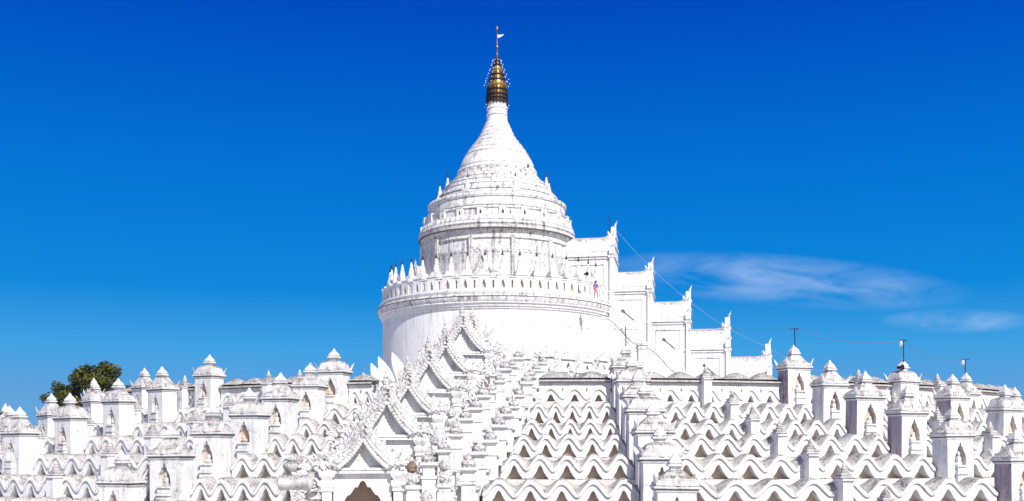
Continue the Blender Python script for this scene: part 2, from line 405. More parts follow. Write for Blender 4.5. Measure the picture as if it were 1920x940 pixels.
def make_shrine(variant, rng):
    t = thing('niche_shrine', 'x', 'shrine', (0, 0, 0), 0, 'niche shrines standing in lines up the terraces')
    Hc = 3.7; W2 = .92; yf = -.72; yb = .75
    mb = MB()
    loop = niche_front(mb, W2, 0, Hc, yf, .41, Hc-1.55, 1.27, .36)
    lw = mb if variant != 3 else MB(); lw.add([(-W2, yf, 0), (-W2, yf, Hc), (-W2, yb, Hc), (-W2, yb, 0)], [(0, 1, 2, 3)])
    if variant == 3: lw.build('shade_toned_side_wall', M_PURPLE, t)  # left wall coloured as if in shade
    mb.add([(W2, yf, 0), (W2, yb, 0), (W2, yb, Hc), (W2, yf, Hc)], [(0, 1, 2, 3)])
    mb.add([(-W2, yb, 0), (-W2, yb, Hc), (W2, yb, Hc), (W2, yb, 0)], [(0, 1, 2, 3)])
    mb.build('body', M_WHITE, t)
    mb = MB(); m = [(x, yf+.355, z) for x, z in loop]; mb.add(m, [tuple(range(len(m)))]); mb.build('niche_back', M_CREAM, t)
    mb = MB(); mb.box((0, yf-.10, Hc-1.56), (.78, .30, .10)); mb.box((0, yf-.07, Hc-1.74), (.66, .22, .26)); mb.box((0, yf-.12, Hc-1.95), (.84, .34, .14)); mb.box((0, yf-.09, Hc-2.4), (.74, .26, .76))
    mb.build('pedestal', M_WHITE, t)
    mb = MB()                            # seated figure, weathered down to a stump in most niches
    zz = Hc-1.50; yf -= .12
    if variant == 0:
        mb.loft([[(.24*cos(a)*1.0, yf+.32+.15*sin(a), zz+h) for a in [2*pi*j/8 for j in range(8)]] for h in (0, .14)])
        mb.lathe([(.13, .14), (.17, .3), (.15, .42), (.06, .47), (.09, .52), (.11, .6), (.07, .69), (.02, .73)], 8, (0, yf+.32, zz))
    elif variant == 1:
        mb.ball((-.05, yf+.3, zz+.10), .23, 7, 4, (1, .7, .6)); mb.ball((-.12, yf+.32, zz+.26), .14, 7, 4)
    else:
        mb.ball((.02, yf+.3, zz+.10), .22, 7, 4, (1.1, .7, .7)); mb.ball((.06, yf+.3, zz+.32), .12, 7, 4, (1, .8, 1.4))
    mb.build('seated_figure', M_WHITE if variant != 1 else M_CREAM, t)
    yf += .12; ky = .80; yc = .02
    mb = MB(); mb.rect([(.94, -.12), (.98, -.10), (1.01, -.035)], (0, yc, Hc), ky); mb.rect([(1.06, .035), (1.10, .07), (1.10, .14), (1.02, .17)], (0, yc, Hc), ky); mb.build('cornice', M_WHITE, t)
    mb = MB(); mb.rect([(1.015, -.033), (1.02, .033)], (0, yc, Hc), ky); mb.build('stain_shade_groove', M_MILD_SHADE, t)  # shadow gap of the cornice darkened by colour, with mildew
    mb = MB()
    if variant in (0, 3): pr = [(1.05, .17), (1.10, .24), (1.02, .40), (.90, .46), (.74, .60), (.58, .80), (.46, 1.0), (.34, 1.12)]
    elif variant == 1: pr = [(1.05, .17), (1.10, .24), (1.06, .38), (.92, .40), (.90, .56), (.84, .72), (.70, .88), (.48, .99), (.30, 1.03)]
    else: pr = [(1.05, .17), (1.10, .20), (1.08, .34), (.98, .36), (.98, .46), (.86, .48), (.86, .56), (.74, .60), (.60, .78), (.42, .94), (.28, 1.04)]
    mb.rect([(w*.92, .17+(z-.17)*.84) for w, z in pr], (0, yc, Hc), .85)
    rf = mb.build('roof', M_GREY, t, 50)
    mb = MB(); mb.rect([(.24, 1.02), (.26, 1.16), (.38, 1.22), (.38, 1.29), (.28, 1.32), (.32, 1.38), (.25, 1.52), (.11, 1.68), (.03, 1.86)], (0, yc, Hc-.17), .95); mb.build('finial', M_WHITE, rf, 40)
    for sx in (-1, 1):
        for sy in (-1, 1):
            mb = MB(); mb.leaf((sx*.90, yc+sy*.72, Hc+.16), (sx*.35, sy*.2, 1), (1, sy*sx*-.8, 0), .60, .24, .12, V((sx*.06, sy*.03, 0)))
            mb.leaf((sx*.66, yc+sy*.74, Hc+.16), (sx*.15, 0, 1), (1, 0, 0), .26, .12, .07)
            mb.build('corner_horn', M_WHITE, rf, 50)
    mb = MB()                            # crest on the front of the roof
    
    for sy in (-1, 1): mb.box((0, yc+sy*.76, Hc+.17), (2.0, .08, .10)); mb.box((sy*.98, yc, Hc+.175), (.08, 1.6, .10))
    mb.box((0, yc-.80, Hc+.20), (1.0, .10, .08))
    for q in range(7):
        x = -.78+.26*q
        mb.leaf((x, yc-.76, Hc+.16), (x*.2, -.1, 1), (1, 0, 0), random.uniform(.16, .30), .13, .06); mb.leaf((x, yc+.76, Hc+.16), (x*.2, .1, 1), (1, 0, 0), random.uniform(.16, .30), .13, .06)
    for q in range(5):
        y = yc-.56+.28*q
        for sx in (-1, 1): mb.leaf((sx*.98, y, Hc+.16), (sx*.15, 0, 1), (0, 1, 0), random.uniform(.16, .30), .13, .06)
    mb.leaf((0, yf-.12, Hc+.17), (0, .1, 1), (1, 0, 0), .48, .30, .09); mb.leaf((-.34, yf-.1, Hc+.17), (-.2, .1, 1), (1, 0, 0), .26, .16, .06); mb.leaf((.34, yf-.1, Hc+.17), (.2, .1, 1), (1, 0, 0), .26, .16, .06)
    mb.build('front_crest', M_GREY, rf, 50)
    return t
protos = [make_shrine(v, random) for v in range(4)]
# a rounder shrine roof for the few that end in a dome
used = set()
for (ln, k), (a, zc) in sorted(SHR.items()):
    v = {'L1': (0, 1, 2), 'C': (1, 2), 'R': (3, 3, 0), 'R2': (3, 1), 'R3': (3,), 'L2': (2, 1, 0), 'L3': (1, 0), 'L4': (2,)}[ln]; v = v[k % len(v)]
    t = protos[v] if v not in used else copy_tree(protos[v]); used.add(v)
    sc = 1.0
    sc *= 1+random.uniform(-.03, .03)
    p = ring(RK[k-1]+.35, a, zc-3.7*sc); t.location = p; t.scale = (sc*random.uniform(.90, 1.0), sc*(.82 if ln[0] in 'LR' else .95), sc)
    t.rotation_euler = (R_(random.uniform(-1.2, 1.2)), R_(random.uniform(-1.0, 1.0)), a+R_(random.uniform(-3, 3)))
    t['label'] = 'white arched niche shrine, %s terrace, %s' % (ORD[k], LNAME[ln])
    if (ln, k) == ('C', 7): t['label'] = 'white arched niche shrine cut by the bottom edge, first line right of gateways'

# ---- slim pinnacles on the parapets
def make_pinnacle():
    t = thing('pinnacle_post', 'x', 'pinnacle', (0, 0, 0), 0, 'slim pinnacle posts between the shrine lines')
    mb = MB(); mb.rect([(.27, -1.2), (.27, .78), (.33, .82), (.33, .90)], ky=1.6); mb.build('post', M_WHITE, t)
    mb = MB(); mb.rect([(.30, .90), (.36, .96), (.36, 1.02), (.26, 1.05), (.30, 1.12), (.30, 1.18), (.20, 1.2)]); mb.build('capital', M_GREY, t, 40)
    mb = MB(); mb.lathe([(.21, 1.2), (.24, 1.27), (.15, 1.33), (.19, 1.38), (.19, 1.43), (.10, 1.50), (.12, 1.56), (.05, 1.68), (.015, 1.78)], 8); mb.build('bud_finial', M_GREY, t, 40)
    return t
pin0 = make_pinnacle(); first = True
PINS = [(2, 1370, 'between the second and third right-hand shrine lines'), (3, 1408, ''), (4, 1458, ''), (5, 1515, ''), (6, 1578, ''), (7, 1656, ''),
        (2, 437, 'L'), (3, 371, 'L'), (4, 292, 'L'), (5, 212, 'L'), (6, 112, 'L'), (2, 1672, 'R'), (3, 1752, 'R'), (4, 1850, 'R'), (1, 352, 'G'), (1, 566, 'H'), (1, 1752, 'W'), (1, 508, 'T'), (1, 1321, 'U'), (1, 1605, 'V'),
        (2, 262, 'F'), (3, 172, 'F'), (4, 80, 'F')]
for k, px, w in PINS:
    R = RK[k-1]; a = az_of(px, R)
    t = pin0 if first else copy_tree(pin0); first = False
    zo = ZK[k-1]-1.0 if k > 1 else ZK[0]-.75
    t.location = ring(R+.25, a, zo); t.rotation_euler = (0, 0, a)
    side = {'L': 'left of the gateways between two shrine lines', 'R': 'near the right edge of the picture', 'T': 'above the cornice left of the gateways',
            'U': 'above the cornice before the covered stairway', 'V': 'at the right end of the cornice', 'G': 'on the far left skyline', 'H': 'beside the topmost shrine left of the gateways', 'W': 'between the two right-hand lamp poles', 'F': 'near the far left edge'}.get(w, 'right of the gateways amid wave arches')
    t['label'] = 'slim white pinnacle post, %s terrace, %s' % (ORD[k], side)

# ------------------------------------------------------------ the pagoda
pag = thing('pagoda', 'tall round white pagoda with a bell-shaped top and gold umbrella spire', 'pagoda', (PC[0], PC[1], 3.3))
OZ = 3.3
def lz(prof): return [(r, z-OZ) for r, z in prof]
SEG = 128
MB().lathe(lz([(12.75, 3.3), (12.75, 5.2), (12.62, 5.3), (12.55, 14.1), (12.68, 14.2), (12.68, 14.35), (12.8, 14.4), (12.85, 14.62), (13.0, 14.72), (12.95, 14.8)]), SEG).build('drum_wall', M_DRUM, pag)
MB().lathe(lz([(12.7, 14.8), (12.95, 14.82), (13.1, 15.05), (13.12, 15.3), (12.98, 15.42), (12.9, 15.62), (12.75, 15.66)]), SEG).build('drum_moulding', M_BELL, pag)
MB().lathe(lz([(12.98, 15.315), (13.16, 15.32), (13.16, 15.37), (12.98, 15.375)]), SEG, cap=False).build('stain_line', M_MILD_SHADE, pag)
MB().lathe(lz([(12.5, 15.6), (12.85, 15.66), (12.92, 15.9), (12.85, 16.02), (12.6, 16.05), (8, 16.06)]), SEG).build('drum_ledge', M_WHITE, pag)
# arcade blocks with niches and slender stupas above each
NB = 42
def arcade_block():
    e = bpy.data.objects.new('arcade_block', None)
    return e
blk = MB(); lp = niche_front(blk, .60, 0, 1.42, -.35, .21, .18, .92, .30)
blk.add([(-.6, -.35, 0), (-.6, -.35, 1.42), (-.6, .5, 1.42), (-.6, .5, 0)], [(0, 1, 2, 3)]); blk.add([(.6, -.35, 0), (.6, .5, 0), (.6, .5, 1.42), (.6, -.35, 1.42)], [(0, 1, 2, 3)])
blk.box((0, .08, 1.47), (1.32, .98, .09)); blk.box((0, .08, 1.55), (1.2, .9, .06))
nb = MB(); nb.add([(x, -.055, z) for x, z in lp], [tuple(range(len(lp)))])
stp = MB(); stp.rect([(.50, 0), (.50, .16), (.44, .18), (.44, .34), (.36, .38), (.36, .52)]); stp.lathe([(.34, .52), (.34, .62), (.30, .66), (.30, .85), (.24, 1.1), (.19, 1.3), (.22, 1.34), (.16, 1.4), (.18, 1.5), (.13, 1.55), (.13, 1.65), (.09, 1.75), (.06, 2.05)], 10)
hm = MB(); hm.lathe([(.13, 2.0), (.12, 2.12), (.05, 2.2), (.08, 2.24), (.02, 2.42), (.012, 2.95)], 8)
lowwall = MB(); lowwall.add([(-.5, -.06, 0), (-.09, -.06, 0), (-.09, -.06, 1.2), (-.5, -.06, 1.2)], [(0, 1, 2, 3)]); lowwall.add([(.09, -.06, 0), (.5, -.06, 0), (.5, -.06, 1.2), (.09, -.06, 1.2)], [(0, 1, 2, 3)])
lowwall.box((0, .02, .08), (.2, .2, .16)); lowwall.box((0, .02, 1.08), (.2, .2, .24)); lowwall.box((0, .04, 1.26), (1.0, .36, .1))
lowwall.box((-.12, .2, .6), (.03, .5, 1.1)); lowwall.box((.12, .2, .6), (.03, .5, 1.1)); lowwall.box((0, .46, .6), (.3, .03, 1.1))
P = {}
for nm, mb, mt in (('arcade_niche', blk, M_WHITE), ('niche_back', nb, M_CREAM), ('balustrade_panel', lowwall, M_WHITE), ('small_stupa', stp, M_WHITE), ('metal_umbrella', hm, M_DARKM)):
    P[nm] = mb.build(nm, mt, None)
protoset = dict(P)
dark_nb = P['niche_back'].data.copy(); dark_nb.materials[0] = M_MILD_SHADE  # darker copy: the dark inside the crown niches put into the colour
firsts = set()
def inst(nm, parent, loc, rz, sc=1):
    o = protoset[nm]
    if nm in firsts: o = o.copy(); COL.objects.link(o)
    firsts.add(nm); o.parent = parent; o.location = loc; o.rotation_euler = (0, 0, rz); o.scale = (sc, sc, sc); return o
a00 = R_(3.4)
for i in range(NB):
    a = a00+2*pi*i/NB
    b = inst('arcade_niche', pag, (12.25*sin(a), -12.25*cos(a), 16.05-OZ), a); inst('niche_back', b, (0, 0, 0), 0)
    a2 = a+pi/NB; inst('balustrade_panel', pag, (12.5*sin(a2), -12.5*cos(a2), 16.05-OZ), a2)
    s = inst('small_stupa', pag, (11.75*sin(a), -11.75*cos(a), 17.6-OZ), a); inst('metal_umbrella', s, (0, 0, 0), 0)
# upper drum
PL = [(8.9, 16), (8.9, 16.5), (8.55, 16.6), (8.35, 17.0), (8.25, 20.6), (8.30, 20.7), (8.30, 20.85), (8.18, 20.9), (8.16, 22.0), (8.32, 22.1), (8.32, 22.35), (8.2, 22.4), (8.2, 22.62), (8.4, 22.75), (8.46, 23.0), (8.62, 23.1), (8.66, 23.35), (8.5, 23.45), (8.62, 23.6), (8.56, 23.85), (8.36, 24.0), (8.2, 24.45), (8.0, 24.5), (7.98, 25.15), (8.1, 25.25), (7.8, 25.3), (7.75, 25.5)]
MB().lathe(lz(PL), SEG).build('upper_drum', M_BELL, pag, 30)
MB().lathe(lz([(8.5, 22.98), (8.655, 23.0), (8.655, 23.06), (8.5, 23.08)]), SEG, cap=False).build('stain_line', M_MILD_SHADE, pag)
MB().lathe(lz([(7.75, 25.5), (7.82, 25.6), (7.55, 25.7), (7.5, 26.5), (7.62, 26.6), (7.6, 26.8), (7.2, 26.9), (6.95, 27.0), (6.95, 27.25), (6.7, 27.35), (6.6, 27.6), (6.66, 27.75), (6.3, 27.9), (6.2, 28.25), (6.26, 28.35), (5.85, 28.45), (5.75, 28.85), (5.8, 28.95), (5.4, 29.05), (5.3, 29.35), (5.34, 29.45), (4.95, 29.55), (4.85, 29.85), (4.62, 29.95), (4.6, 30.15), (4.3, 30.5)]), SEG).build('stepped_crown', M_BELL, pag, 30)
MB().lathe(lz([(4.35, 30.45), (4.4, 30.6), (4.25, 30.75), (4.16, 31.0), (4.2, 31.1), (4.05, 31.2), (4.02, 31.6), (3.88, 31.9), (3.7, 32.25), (3.5, 32.5)]), 96).build('bell', M_WHITE, pag, 30)
cone = [(3.5, 32.5)]
rr = [(3.5, 32.5), (3.18, 33.0), (2.83, 33.5), (2.42, 34.0), (2.07, 34.5), (1.8, 35.0), (1.58, 35.5), (1.40, 35.9), (1.26, 36.3)]
for i in range(len(rr)-1):
    (r0, z0), (r1, z1) = rr[i], rr[i+1]
    cone += [(r0+.02, z0+.02), (r0+.05, z0+.10), (r0-.02, z0+.20), ((r0+r1)/2-.02, (z0+z1)/2+.08)]
cone += [(1.27, 36.3), (1.16, 36.4), (1.12, 37.0), (1.2, 37.1), (1.12, 37.2), (1.1, 37.75), (1.18, 37.82), (1.14, 38.0), (1.06, 38.1), (1.04, 38.9)]
MB().lathe(lz(cone), 64).build('ringed_spire', M_WHITE, pag, 25)
# lotus petals around the bell, small corner stupas, crown niches, pilasters
def scallop_band(R, z, h, n, up=1, thick=.10):
    cols = []
    for i in range(n*6+1):
        a = 2*pi*i/(n*6); q = abs(sin(pi*i/6))**.8
        cols.append([V((r*sin(a), -r*cos(a), z-OZ+zz)) for r, zz in ((R+.02, 0), (R+thick, .02*up), (R+thick*(.5+.6*q), up*h*q*.6), (R+.03, up*(h*q+.03)), (R-.12, up*(h*q+.02)), (R-.14, 0))])
    mb = MB(); strip(mb, cols); return mb
scallop_band(4.34, 30.55, .45, 26, -1, .10).build('petal_band', M_WHITE, pag)
scallop_band(4.34, 30.62, .22, 40, 1, .06).build('petal_band', M_WHITE, pag)
for i, az in enumerate((38, -88, 86, 128, -142)):
    a = R_(az); s = inst('small_stupa', pag, (5.45*sin(a), -5.45*cos(a), 28.2-OZ), a, 1.05); inst('metal_umbrella', s, (0, 0, 0), 0)
for i, az in enumerate((18, 60, -28, -72, 104, -108)):
    a = R_(az); s = inst('small_stupa', pag, (6.5*sin(a), -6.5*cos(a), 27.3-OZ), a, .8); inst('metal_umbrella', s, (0, 0, 0), 0)
for i in range(22):
    a = 2*pi*(i+.3)/22
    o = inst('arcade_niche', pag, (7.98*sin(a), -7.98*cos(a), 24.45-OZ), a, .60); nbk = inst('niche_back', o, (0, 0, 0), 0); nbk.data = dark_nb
for i in range(12):
    a = R_(12+30*i)
    mb = MB(); prev = None
    c = V((8.3*sin(a), -8.3*cos(a), 0)); mb.box((c.x, c.y, 19.4-OZ), (.34, .5, 5.6), a); mb.box((c.x, c.y, 22.2-OZ), (.42, .5, .3), a); mb.box((c.x*.98, c.y*.98, 23.6-OZ), (.30, .75, 1.6), a)
    mb.build('pilaster', M_BELL, pag)
scallop_band(8.36, 23.95, .40, 80, 1, .1).build('leaf_cresting', M_BELL, pag)
scallop_band(7.55, 26.7, .30, 64, 1, .1).build('leaf_cresting', M_BELL, pag)
scallop_band(6.6, 27.6, .25, 60, 1, .1).build('leaf_cresting', M_BELL, pag)
scallop_band(8.28, 20.85, .22, 90, -1, .05).build('leaf_cresting', M_BELL, pag)
# flame-gabled doorways on the upper drum
def flame_rim(mb, hw, h, y, t=.16, band=.28, teeth=9, scal=None, foot=.45, x0=0, zb=0):
    """flame gable outline: concave sides rising to a point, flaring feet; local plane xz at depth y"""
    for sx in (-1, 1):
        pts = []
        for i in range(13):
            q = i/12; x = hw*(1-q)**1.0+ .0; z = h*(q**.78*.55+.45*q**1.9)
            x = hw*(1-q**.82)
            pts.append(V((x0+sx*x, y, zb+z)))
        rings = []
        for i, p in enumerate(pts):
            d = (pts[min(i+1, 12)]-pts[max(0, i-1)]).normalized(); nrm = V((d.z, 0, -d.x))*sx
            if nrm.x*sx < 0: nrm = -nrm
            b = band*(1.25-.5*i/12)
            rings.append([p+V((0, -t, 0)), p+nrm*b*.45+V((0, -t*1.5, 0)), p+nrm*b+V((0, -t*.8, 0)), p+nrm*b+V((0, t, 0)), p+V((0, t, 0))])
            if i % max(1, 12//teeth) == 0 and 0 < i < 12:
                mb.leaf(p+nrm*b*.7, (nrm*.6+V((0, 0, .9))), d, .34+.10*i/12, .19, .10, V((-sx*.05, 0, .05)))
        mb.loft(rings)
        if scal is not None:
            for i in range(1, 12):
                p = pts[i]; d = (pts[i+1]-pts[i-1]).normalized(); nrm = V((d.z, 0, -d.x))*sx
                if nrm.x*sx < 0: nrm = -nrm
                q = p-nrm*.03; scal.ball((q.x, q.y-t, q.z), .115, 7, 4, (1, 1.1, 1))
        f = pts[0]
        for j, (dx, hh) in enumerate(((.10, foot*1.6), (.30, foot*1.25), (.48, foot*.8))):
            mb.leaf(f+V((sx*dx, 0, -.12)), (sx*(.25+.2*j), -.15, 1), (1, 0, 0), hh, .24, .14, V((sx*.2, 0, 0)))
for az in (-9, 52, -70, 110):
    a = R_(az)
    mb = MB(); niche_front(mb, .85, 0, 2.3, -.5, .34, 0, 1.75, .4)
    mb.add([(-.85, -.5, 0), (-.85, -.5, 2.3), (-.85, .6, 2.3), (-.85, .6, 0)], [(0, 1, 2, 3)]); mb.add([(.85, -.5, 0), (.85, .6, 0), (.85, .6, 2.3), (.85, -.5, 2.3)], [(0, 1, 2, 3)])
    mb.add([(-.85, -.5, 2.3), (.85, -.5, 2.3), (.0, -.5, 3.9)], [(0, 1, 2)]); mb.add([(-.85, -.5, 2.3), (0, -.5, 3.9), (0, .6, 3.9), (-.85, .6, 2.3)], [(0, 1, 2, 3)]); mb.add([(.85, -.5, 2.3), (.85, .6, 2.3), (0, .6, 3.9), (0, -.5, 3.9)], [(0, 1, 2, 3)])
    flame_rim(mb, .95, 1.75, -.55, .1, .22, 9, None, .3, 0, 2.25); mb.leaf((0, -.55, 3.9), (0, 0, 1), (1, 0, 0), .7, .14, .12)
    mb.xform((8.75*sin(a), -8.75*cos(a), 16.1-OZ), a); dw = mb.build('flame_doorway', M_CARVE, pag, 40)
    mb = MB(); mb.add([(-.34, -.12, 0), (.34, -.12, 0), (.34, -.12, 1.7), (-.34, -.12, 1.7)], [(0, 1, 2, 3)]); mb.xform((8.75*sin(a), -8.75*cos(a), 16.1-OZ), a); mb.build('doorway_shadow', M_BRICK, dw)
# gold hti
hti = MB().lathe(lz([(1.10, 38.65), (1.12, 38.8), (1.10, 39.6), (1.02, 40.5), (.68, 41.6), (.38, 42.6), (.22, 43.3)]), 24).build('umbrella_spire', M_DGOLD, pag)
for i, (r, z) in enumerate(((1.2, 38.55), (1.2, 38.95), (1.18, 39.35), (1.14, 39.9), (1.08, 40.45), (.92, 41.0), (.74, 41.6), (.56, 42.2), (.40, 42.75), (.28, 43.2))):
    mb = MB(); mb.lathe([(r, -.10), (r+.03, -.03), (r+.03, .03), (r-.07, .08), (r-.09, .0)], 24, (0, 0, z-OZ), cap=False)
    for j in range(20):
        a = 2*pi*j/20; mb.leaf((r*sin(a), -r*cos(a), z+.05-OZ), (0, 0, 1), (cos(a), sin(a), 0), .24, .09, .03)
        mb.tube([(r*sin(a), -r*cos(a), z-.1-OZ), (r*sin(a), -r*cos(a), z-.34-OZ)], .035, 4)
    mb.build('umbrella_tier', M_DARKM if i not in (4, 7) else M_GOLD, hti)
mb = MB()
for r, z in ((1.42, 40.6), (1.28, 41.1), (1.05, 41.65), (.85, 42.2), (.65, 42.75), (.5, 43.2), (1.32, 38.2)):
    for j in range(10):
        a = 2*pi*(j+.25)/10; mb.ball((r*sin(a), -r*cos(a), z-OZ), .055, 6, 4, (1, 1, 1.3))
mb.build('hanging_bells', M_SILVER, hti)
MB().lathe(lz([(.2, 43.2), (.10, 43.6), (.16, 43.8), (.07, 44.0), (.06, 44.5), (.18, 44.65), (.18, 44.8), (.05, 45.0), (.04, 46.5), (.14, 46.65), (.1, 47.0), (.02, 47.1)]), 10).build('spire_rod', M_DGOLD, hti)
mb = MB(); mb.loft([[(0, -.02, 45.75-OZ), (0, .02, 45.75-OZ), (0, .02, 46.15-OZ), (0, -.02, 46.15-OZ)], [(.38, -.02, 45.85-OZ), (.38, .02, 45.85-OZ), (.38, .02, 46.1-OZ), (.38, -.02, 46.1-OZ)], [(.72, -.02, 46.08-OZ), (.72, .02, 46.08-OZ), (.72, .02, 46.16-OZ), (.72, -.02, 46.16-OZ)]])
mb.build('vane', M_SILVER, hti)

# ------------------------------------------------------------ covered stairway on the right
A = R_(80)
st = thing('covered_stairway', 'white stepped covered stairway descending right from the pagoda, with horned gable ends', 'stairway', (PC[0], PC[1], 3.3), A-R_(90))
# local: +x runs outward along the stair, -y faces the camera
bays = [(7.6, 13.0, 23.2, 24.7), (12.6, 17.0, 19.4, 20.7), (16.6, 21.0, 16.1, 17.5), (20.6, 25.1, 13.1, 14.6), (24.7, 29.3, 10.1, 11.7)]
hwid = 2.6
for i, (x0, x1, zr, zt) in enumerate(bays):
    zr -= OZ; zt -= OZ
    zw = zr-2.4
    b = MB(); b.box(((x0+x1)/2-.2, 0, zw/2), (x1-x0-.4, hwid*2, zw)); bw = b.build('bay_wall', M_DRUM, st)
    b = MB()
    for zz, dd, hh in ((zw-.25, .12, .12), (zw-.02, .22, .10), (zw+.5, .10, .08)):
        b.box(((x0+x1)/2-.2, 0, zz), (x1-x0-.35, hwid*2+dd*2-(.5 if zz > zw else 0), hh))
    b.box(((x0+x1)/2-.2, 0, zw+.27), (x1-x0-.4, hwid*2-.3, .5)); b.build('bay_moulding', M_WHITE, st)
    if zw > 3:
        b = MB()
        for (u0, u1, v0, v1) in ((x0+.9, x1-.9, zw-.95, zw-.88), (x0+.9, x0+.97, zw-2.9, zw-.88), (x1-.97, x1-.9, zw-2.9, zw-.88)):
            b.box(((u0+u1)/2, -hwid-.03, (v0+v1)/2), (u1-u0, .08, v1-v0))
        b.build('panel_frame', M_BELL, bw)
    # vaulted roof, flaring up towards the gable
    b = MB(); rings = []
    for q in range(9):
        x = x0+(x1-.35-x0)*q/8; rise = .40*max(0, (q/8-.78)/.22)**2
        rings.append([(x, -(hwid-.25)*cos(t), zw+.5+(zr-zw-.5)*(sin(t)**.7)+rise*sin(t)) for t in [pi*j/12 for j in range(13)]])
    b.loft(rings); b.build('vaulted_roof', M_WHITE, st, 40)
    # gable slab with horned shoulders
    b = MB()
    pr = [(-hwid-.15, 0), (-hwid-.15, zw), (-hwid-.3, zw+.2), (-hwid-.15, zw+.9), (-hwid+.3, zw+.75), (-hwid+.7, zw+1.5), (-hwid+.9, zr-.3), (-1.0, zr+.2), (-.6, zr+.35), (-.3, zr+.9), (0, zt-.3)]
    pr = pr+[(-x, z) for x, z in reversed(pr[:-1])]
    b.loft([[(x1-.38, y, z) for y, z in pr], [(x1+.14, y, z) for y, z in pr]])
    b.build('gable_end', M_DRUM, st, 0)
    b = MB()
    for zz in (zw-.1, zw+1.2, zr-.1):
        b.box((x1-.12, 0, zz), (.75, (hwid*2+.55) if zz < zw+.1 else (hwid*1.7 if zz < zr-.5 else 2.6), .26))
    b.leaf((x1-.05, 0, zt-.6), (.12, 0, 1), (1, 0, 0), .95, .17, .18, V((.20, 0, 0)))
    for sy in (-1, 1):
        b.leaf((x1-.1, sy*hwid, zw+.3), (.1, sy*.2, 1), (1, 0, 0), .9, .26, .16, V((.1, 0, 0)))
        b.leaf((x1-.1, sy*1.5, zr-.35), (.1, sy*.1, 1), (1, 0, 0), .95, .24, .16, V((.1, 0, 0)))
        b.leaf((x1-.5, sy*.9, zr-.1), (-.1, 0, 1), (1, 0, 0), .7, .22, .16, V((-.12, 0, 0)))
    b.build('horned_finial', M_CARVE, st, 40)
    b = MB()
    for zz in (zw-3.2, zw-2.2, zw-1.2):
        pass
    b.box((x1-.12, -hwid-.16, zw/2), (.42, .14, zw)); b.build('corner_pier', M_WHITE, st)
# outer stair wall with newels, curved rails and slot windows
nw_ = [(11.9, 14.3), (16.2, 11.1), (20.4, 8.0), (24.6, 5.2)]
yb = -hwid-1.25
for i, (x, z) in enumerate(nw_):
    z -= OZ
    b = MB(); b.box((x, yb, z/2), (.8, .8, z)); b.box((x, yb, z+.08), (1.0, 1.0, .16)); b.box((x, yb, z+.26), (.9, .9, .14)); b.box((x, yb, z-.35), (.92, .92, .12))
    b.leaf((x, yb, z+.3), (0, 0, 1), (1, 0, 0), .7, .26, .2); b.build('newel', M_WHITE, st)
    if i < 3:
        x2, z2 = nw_[i+1]; z2 -= OZ; pts = []
        for q in range(11):
            t = q/10; s = t*t*(3-2*t); pts.append((x+.4+(x2-x-.8)*t, z-.3+(z2+.1-z+.3)*s))
        b = MB(); b.loft([[(px, yb-.18, 0), (px, yb-.18, pz), (px, yb+.18, pz), (px, yb+.18, 0)] for px, pz in pts]); b.build('stair_wall', M_DRUM, st, 40)
        b = MB(); b.loft([[(px, yb-.26, pz), (px, yb-.26, pz+.14), (px, yb+.26, pz+.14), (px, yb+.26, pz)] for px, pz in pts]); b.loft([[(px, yb-.22, pz-.5), (px, yb-.22, pz-.46), (px, yb-.15, pz-.46), (px, yb-.15, pz-.5)] for px, pz in pts]); b.build('curved_rail', M_BELL, st, 40)
        b = MB(); zz = z2+3.9 - .55; xc = x+2.4
        pts2 = [(-.42, .42), (-.36, .60), (-.20, .62), (-.04, .46), (.06, .22), (-.12, .26)]; old = [(-.42, .45), (-.36, .62), (-.12, .55), (.12, .22), (.36, -.08), (.85, -.5), (.85, -.56), (.3, -.2), (.0, .0), (-.22, .2)]
        b.loft([[(xc+u, -hwid-.06, zz+w) for u, w in pts2], [(xc+u, -hwid-.02, zz+w) for u, w in pts2]]); b.tube([(xc-.05, -hwid-.05, zz+.3), (xc+.95, -hwid-.05, zz-.55)], .035, 5); b.build('slot_window', M_MILD_SHADE, st, 0)  # thin panel, the dark of the opening put into its colour

# ------------------------------------------------------------ flame-leaf shrines round the foot of the pagoda
def make_leaf_shrine():
    t = thing('leaf_shrine', 'x', 'shrine', (0, 0, 0), 0, 'small flame-leaf shrines round the foot of the drum')
    mb = MB(); lp = niche_front(mb, .62, 0, 1.9, -.5, .27, .6, 1.1, .4)
    mb.add([(-.62, -.5, 0), (-.62, -.5, 1.9), (-.62, .6, 1.9), (-.62, .6, 0)], [(0, 1, 2, 3)]); mb.add([(.62, -.5, 0), (.62, .6, 0), (.62, .6, 1.9), (.62, -.5, 1.9)], [(0, 1, 2, 3)])
    mb.rect([(.72, 1.9), (.72, 2.0), (.55, 2.05), (.5, 2.25), (.25, 2.45)], (0, .05, 0)); mb.build('body', M_WHITE, t, 40)
    mb = MB(); mb.add([(x, -.12, z) for x, z in lp], [tuple(range(len(lp)))]); mb.build('niche_back', M_BRICK, t)
    mb = MB(); mb.leaf((0, -.35, 1.85), (0, -.05, 1), (1, 0, 0), 1.15, .46, .16)
    for sx in (-1, 1):
        mb.leaf((sx*.45, -.35, 1.6), (sx*.55, 0, 1), (1, 0, 0), 1.1, .38, .15, V((sx*.3, 0, .1))); mb.leaf((sx*.8, -.25, 1.1), (sx*.6, 0, 1), (1, 0, 0), 1.2, .36, .15, V((sx*.35, 0, .2)))
    mb.build('flame_leaves', M_CARVE, t, 50)
    return t
ls0 = make_leaf_shrine(); first = True; cnt = 0
